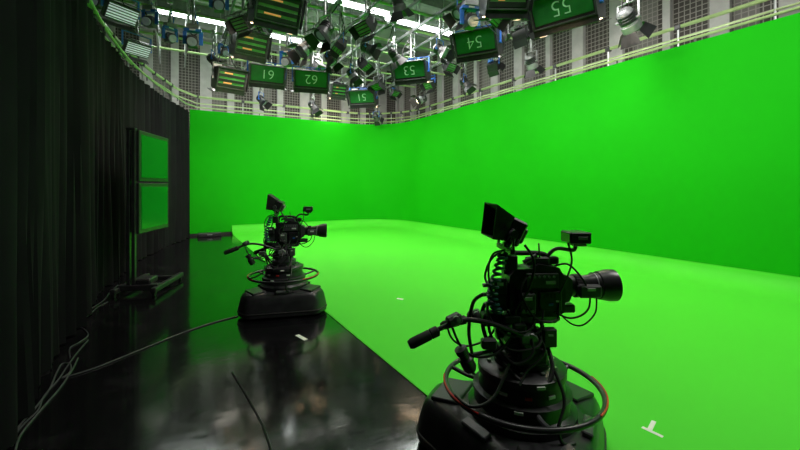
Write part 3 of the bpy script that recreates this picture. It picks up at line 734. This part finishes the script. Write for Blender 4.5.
    cb = [([(-.23, -.05, 1.03), (-.24, -.1, .98), (-.24, -.16, .88), (-.18, -.19, .78), (-.1, -.21, .72), (.0, -.2, .78), (0, -.12, .9)], .009, 'cable'),
          ([(-.23, 0, 1.01), (-.25, 0, .94), (-.24, -.06, .82), (-.16, -.17, .70), (-.06, -.24, .62), (.06, -.25, .62), (.12, -.19, .70), (.12, -.1, .8), (.1, -.05, .95)], .013, 'cable'),
          ([(-.23, .04, 1.06), (-.28, .12, .98), (-.3, .16, .78), (-.26, .24, .58), (-.24, .34, .44), (-.2, .4, .36), (-.1, .42, .33)], .012, 'cable'),
          ([(.40, -.09, 1.07), (.38, -.11, 1.01), (.33, -.12, .97), (.26, -.11, .95), (.18, -.1, .98)], .006, 'cable'),
          ([(.44, -.09, 1.07), (.42, -.11, .98), (.35, -.11, .91), (.28, -.1, .91), (.2, -.09, .98)], .005, 'cable'),
          ([(.28, -.05, 1.4), (.28, -.1, 1.3), (.24, -.12, 1.2), (.2, -.11, 1.1)], .006, 'cable'),
          ([(-.02, -.12, 1.4), (.03, -.14, 1.3), (0, -.145, 1.15), (-.08, -.13, 1.0), (-.05, -.12, .93)], .008, 'cable'),
          ([(-.48, -.22, .95), (-.43, -.23, .84), (-.34, -.24, .78), (-.2, -.2, .79), (-.1, -.15, .9), (-.12, -.1, 1.0)], .007, 'cable'),
          ([(-.44, .24, .8), (-.4, .22, .7), (-.3, .2, .66), (-.15, .17, .74), (-.1, .1, .95)], .007, 'cable'),
          ([(-.22, -.08, 1.1), (-.25, -.14, 1.02), (-.22, -.17, .94), (-.12, -.17, .87), (.05, -.15, .88), (.1, -.11, 1.0)], .007, 'cablegrey'),
          ([(-.14, -.2, .72), (-.26, -.3, .58), (-.38, -.3, .53), (-.45, -.16, .52)], .009, 'cable'),
          ([(.12, -.19, .70), (.14, -.3, .56), (.08, -.36, .44), (.1, -.37, .36), (.18, -.34, .34)], .01, 'cable'),
          ([(-.02, .1, 1.35), (-.14, .14, 1.28), (-.2, .12, 1.16), (-.18, .07, 1.1)], .008, 'cable'),
          ([(0, -.1, 1.2), (-.05, -.14, 1.12), (.02, -.15, .98), (.1, -.14, .94), (.18, -.12, .95), (.2, -.1, 1.04)], .006, 'cable'),
          ([(.05, -.09, 1.0), (.04, -.13, .9), (.08, -.17, .8), (.05, -.19, .74), (-.04, -.21, .68), (-.1, -.26, .62)], .008, 'cable'),
          ([(-.18, -.1, 1.1), (-.23, -.13, 1.14), (-.24, -.12, 1.26), (-.2, -.08, 1.34), (-.12, -.06, 1.36)], .006, 'cable'),
          ([(-.12, .0, .98), (-.17, -.05, .88), (-.17, -.16, .82), (-.1, -.19, .79), (.04, -.18, .81), (.08, -.12, .88)], .008, 'cable'),
          ([(-.14, -.05, 1.0), (-.15, -.12, .93), (-.08, -.17, .89), (.0, -.17, .91), (.04, -.13, .97)], .006, 'cable'),
          ([(.2, 0, 1.24), (.27, -.06, 1.27), (.34, -.09, 1.2), (.38, -.09, 1.13)], .006, 'cable')]
    for pts, r, mt in cb: MB().tube(smooth(pts, 7), r, 8).build('cable', M[mt], t)
    MB().box((-.10, -.1, 1.29), (.08, .04, .09), None, .008).build('beltpack', K, t)
    MB().cyl((-.02, -.1, 1.29), (.06, -.1, 1.33), .014).build('microphone', D_, t)
    MB().box((.13, -.12, .84), (.08, .05, .11), None, .006).build('splitter_box', D_, t)
    MB().box((.13, -.146, .86), (.03, .003, .012), None, .001).build('label_plate', M['white'], t)
    MB().box((-.1, -.12, .95), (.1, .05, .05), None, .006).build('power_adaptor', K, t)
    MB().box((.02, -.14, .74), (.16, .06, .09), None, .008).build('drive_box', D_, t)
    return t
def rot_base(t, ang, sc=1):
    for c in t.children:
        if c.name.split('.')[0] in ('base_skirt', 'bumper', 'wheel', 'wheel_cover', 'foot_pedal'): c.rotation_euler = (0, 0, ang); c.scale = (sc, sc, 1)
pR = W((521-400)/F*2.45, 2.45); pL = W((284-400)/F*5.5, 5.5)
pR.z = 0.0; pL.z = 0.0
camR = make_camera('larger black studio camera on a ringed pedestal in the foreground, half on the green floor', pR, math.radians(2)-YAW)
camL = dup(camR, pL, math.radians(8)-YAW, 'smaller farther black studio camera on a pedestal beside the green floor edge')
rot_base(camR, math.radians(150)); rot_base(camL, math.radians(96), .91)

# ---------------------------------------------------------------- display stand
P0 = Vector((-.53, 7.61, 0)); P1 = Vector((-.15, 8.66, 0)); dv = (P1-P0).normalized(); ang = math.atan2(dv.y, dv.x)
t = thing('display_stand', 'tall rolling stand holding two green screens one above the other by the curtain', 'display stand', P0, ang)
K = M['black']
for zc in (2.265, 1.40):
    dp = MB().box((.57, 0, zc), (1.16, .06, .84), None, .008).build('display', K, t)
    MB().box((.58, -.032, zc), (1.04, .006, .71), None, .002).build('screen', M['screen'], dp)
    MB().box((.57, .055, zc), (.5, .05, .4), None, .01).build('rear_housing', M['dark'], dp)
for yy in (.035, .11): MB().box((-.04, yy, 1.38), (.06, .05, 2.6), None, .004).build('pole', K, t)
MB().box((-.04, .0725, 2.69), (.08, .14, .04), None, .004).build('pole_cap', K, t)
for zc in (2.265, 1.40): MB().box((.25, .095, zc), (.6, .03, .06), None, .004).build('mounting_arm', K, t)
m = MB(); m.box((.35, .25, .1), (1.2, .08, .08), None, .01); m.box((.35, -.33, .1), (1.2, .08, .08), None, .01); m.box((-.03, -.04, .12), (.14, .6, .09), None, .01); m.box((.7, -.04, .1), (.08, .6, .07), None, .01)
m.build('base_frame', K, t)
MB().box((.1, -.1, .2), (.3, .22, .1), None, .02).build('power_box', K, t)
for x in (-.2, .9):
    for y in (.25, -.33):
        MB().axis((x, y-.02, .04), (x, y+.02, .04), [(0, 0), (.04, 0), (.04, .04), (0, .04)], 16).build('caster', M['rubber'], t)

# ---------------------------------------------------------------- floor cables and tape
def floorcable(pts, r, label, mat='cablegrey'):
    w = [at(x, y, r) for x, y in pts]
    o = MB().tube(smooth(w, 10), r, 8).build('floor_cable', M[mat]); tag(o, label, 'cable', 'cables on the black floor')
floorcable([(62, 378), (95, 368), (140, 350), (185, 332), (215, 322), (238, 316)], .0075, 'long grey cable crossing the black floor to the far camera pedestal')
floorcable([(232, 372), (242, 388), (252, 405), (262, 424), (270, 446), (276, 470)], .006, 'thin dark cable curving across the near black floor', 'cable')
floorcable([(62, 378), (70, 372), (70, 364), (62, 364), (56, 374), (50, 388), (40, 402), (30, 414), (18, 428), (12, 446)], .007, 'looped cable on the floor at the foot of the near curtain')
floorcable([(78, 358), (72, 370), (60, 388), (46, 404), (34, 418), (20, 436), (14, 456)], .007, 'outermost cable of the bunch running along the nearest curtain hem')
floorcable([(88, 340), (76, 354), (66, 368), (58, 380), (44, 396), (38, 410), (24, 424), (10, 440)], .006, 'thin cable running from the curtain middle along the hem')
floorcable([(66, 322), (80, 316), (92, 308), (104, 300), (110, 292), (118, 285)], .007, 'cable coming off the display stand base along the curtain')
floorcable([(70, 325), (82, 328), (88, 335), (80, 342), (70, 348), (70, 358)], .007, 'short curled cable near the curtain middle')
floorcable([(70, 328), (80, 321), (90, 314), (98, 307), (108, 302)], .006, 'second thin cable along the curtain just before the display stand')
for pts, lab in (([(297, 335), (306, 340)], 'white tape mark on the black floor beside the far camera pedestal'),
                     ([(397, 299), (403, 300)], 'tiny white tape mark in the middle of the green floor'),):
    a, b = [at(x, y, .0) for x, y in pts]; z = .0095 if a.x > EX else .0015
    a.z = b.z = z
    tag(MB().bar(a, b, .05, .002, b=.0005).build('tape_mark', M['tape']), lab, 'tape')
a, b, c, d = [at(x, y, .0095) for x, y in ((642, 427), (663, 437), (649, 431), (654, 421))]
m = MB(); m.bar(a, b, .03, .002, b=.0005); m.bar(c, d, .03, .0025, b=.0005)
tag(m.build('tape_mark', M['tape']), 'white T-shaped tape mark on the near green floor', 'tape')
t = thing('equipment_case', 'low black equipment case at the foot of the green wall by the curtain', 'case', (1.05, 15.1, 0), 0)
MB().box((0, 0, .07), (.75, .3, .14), None, .02).build('case_body', K, t); MB().box((0, -.155, .08), (.16, .02, .03), None, .005).build('handle', M['grey'], t)

# ---------------------------------------------------------------- added fill lamps and uplights, no fixtures
area((5.2, 1.0, 5.9), (.2, .0, -1), 1.8, 1.2, 260)  # this and the next overhead areas are added fill, no fixture modelled
area((6.6, -.6, 5.5), (.4, .1, -1), 1.6, 1.2, 130)
area((2.2, 2.0, 5.9), (.0, .25, -1), 1.2, .8, 80)
area((6.0, 4.5, 5.9), (.6, .0, -.8), 1.8, 1.2, 160)
area((5.2, 8.5, 5.8), (.5, .15, -.8), 1.6, .8, 115)
area((4.0, 11.5, 5.8), (.0, .5, -.8), 1.6, .8, 120)
area((3.2, 5.0, 5.9), (.2, .1, -1), 1.2, .8, 90)
area((4, 13, 4.6), (.2, .6, 1), 2, .3, 50)  # added uplight inside the rig, not part of any fixture
area((9.15, 8, 4.0), None, .3, 10, 130, up=True); area((3.5, 16.3, 4.0), None, 9, .3, 120, up=True)  # unseen uplights added behind the cyclorama to brighten the upper walls
w = bpy.data.worlds.new('World'); SC.world = w; w.use_nodes = True
w.node_tree.nodes['Background'].inputs[0].default_value = (.3, .35, .3, 1); w.node_tree.nodes['Background'].inputs[1].default_value = .1
cam = bpy.data.cameras.new('Camera'); co = bpy.data.objects.new('Camera', cam); COL.objects.link(co)
co.location = (0, 0, H); co.rotation_euler = (PI/2, 0, -YAW); cam.sensor_width = 36; cam.lens = F/800*36; cam.shift_y = -38/800
cam.clip_start = .05; SC.camera = co
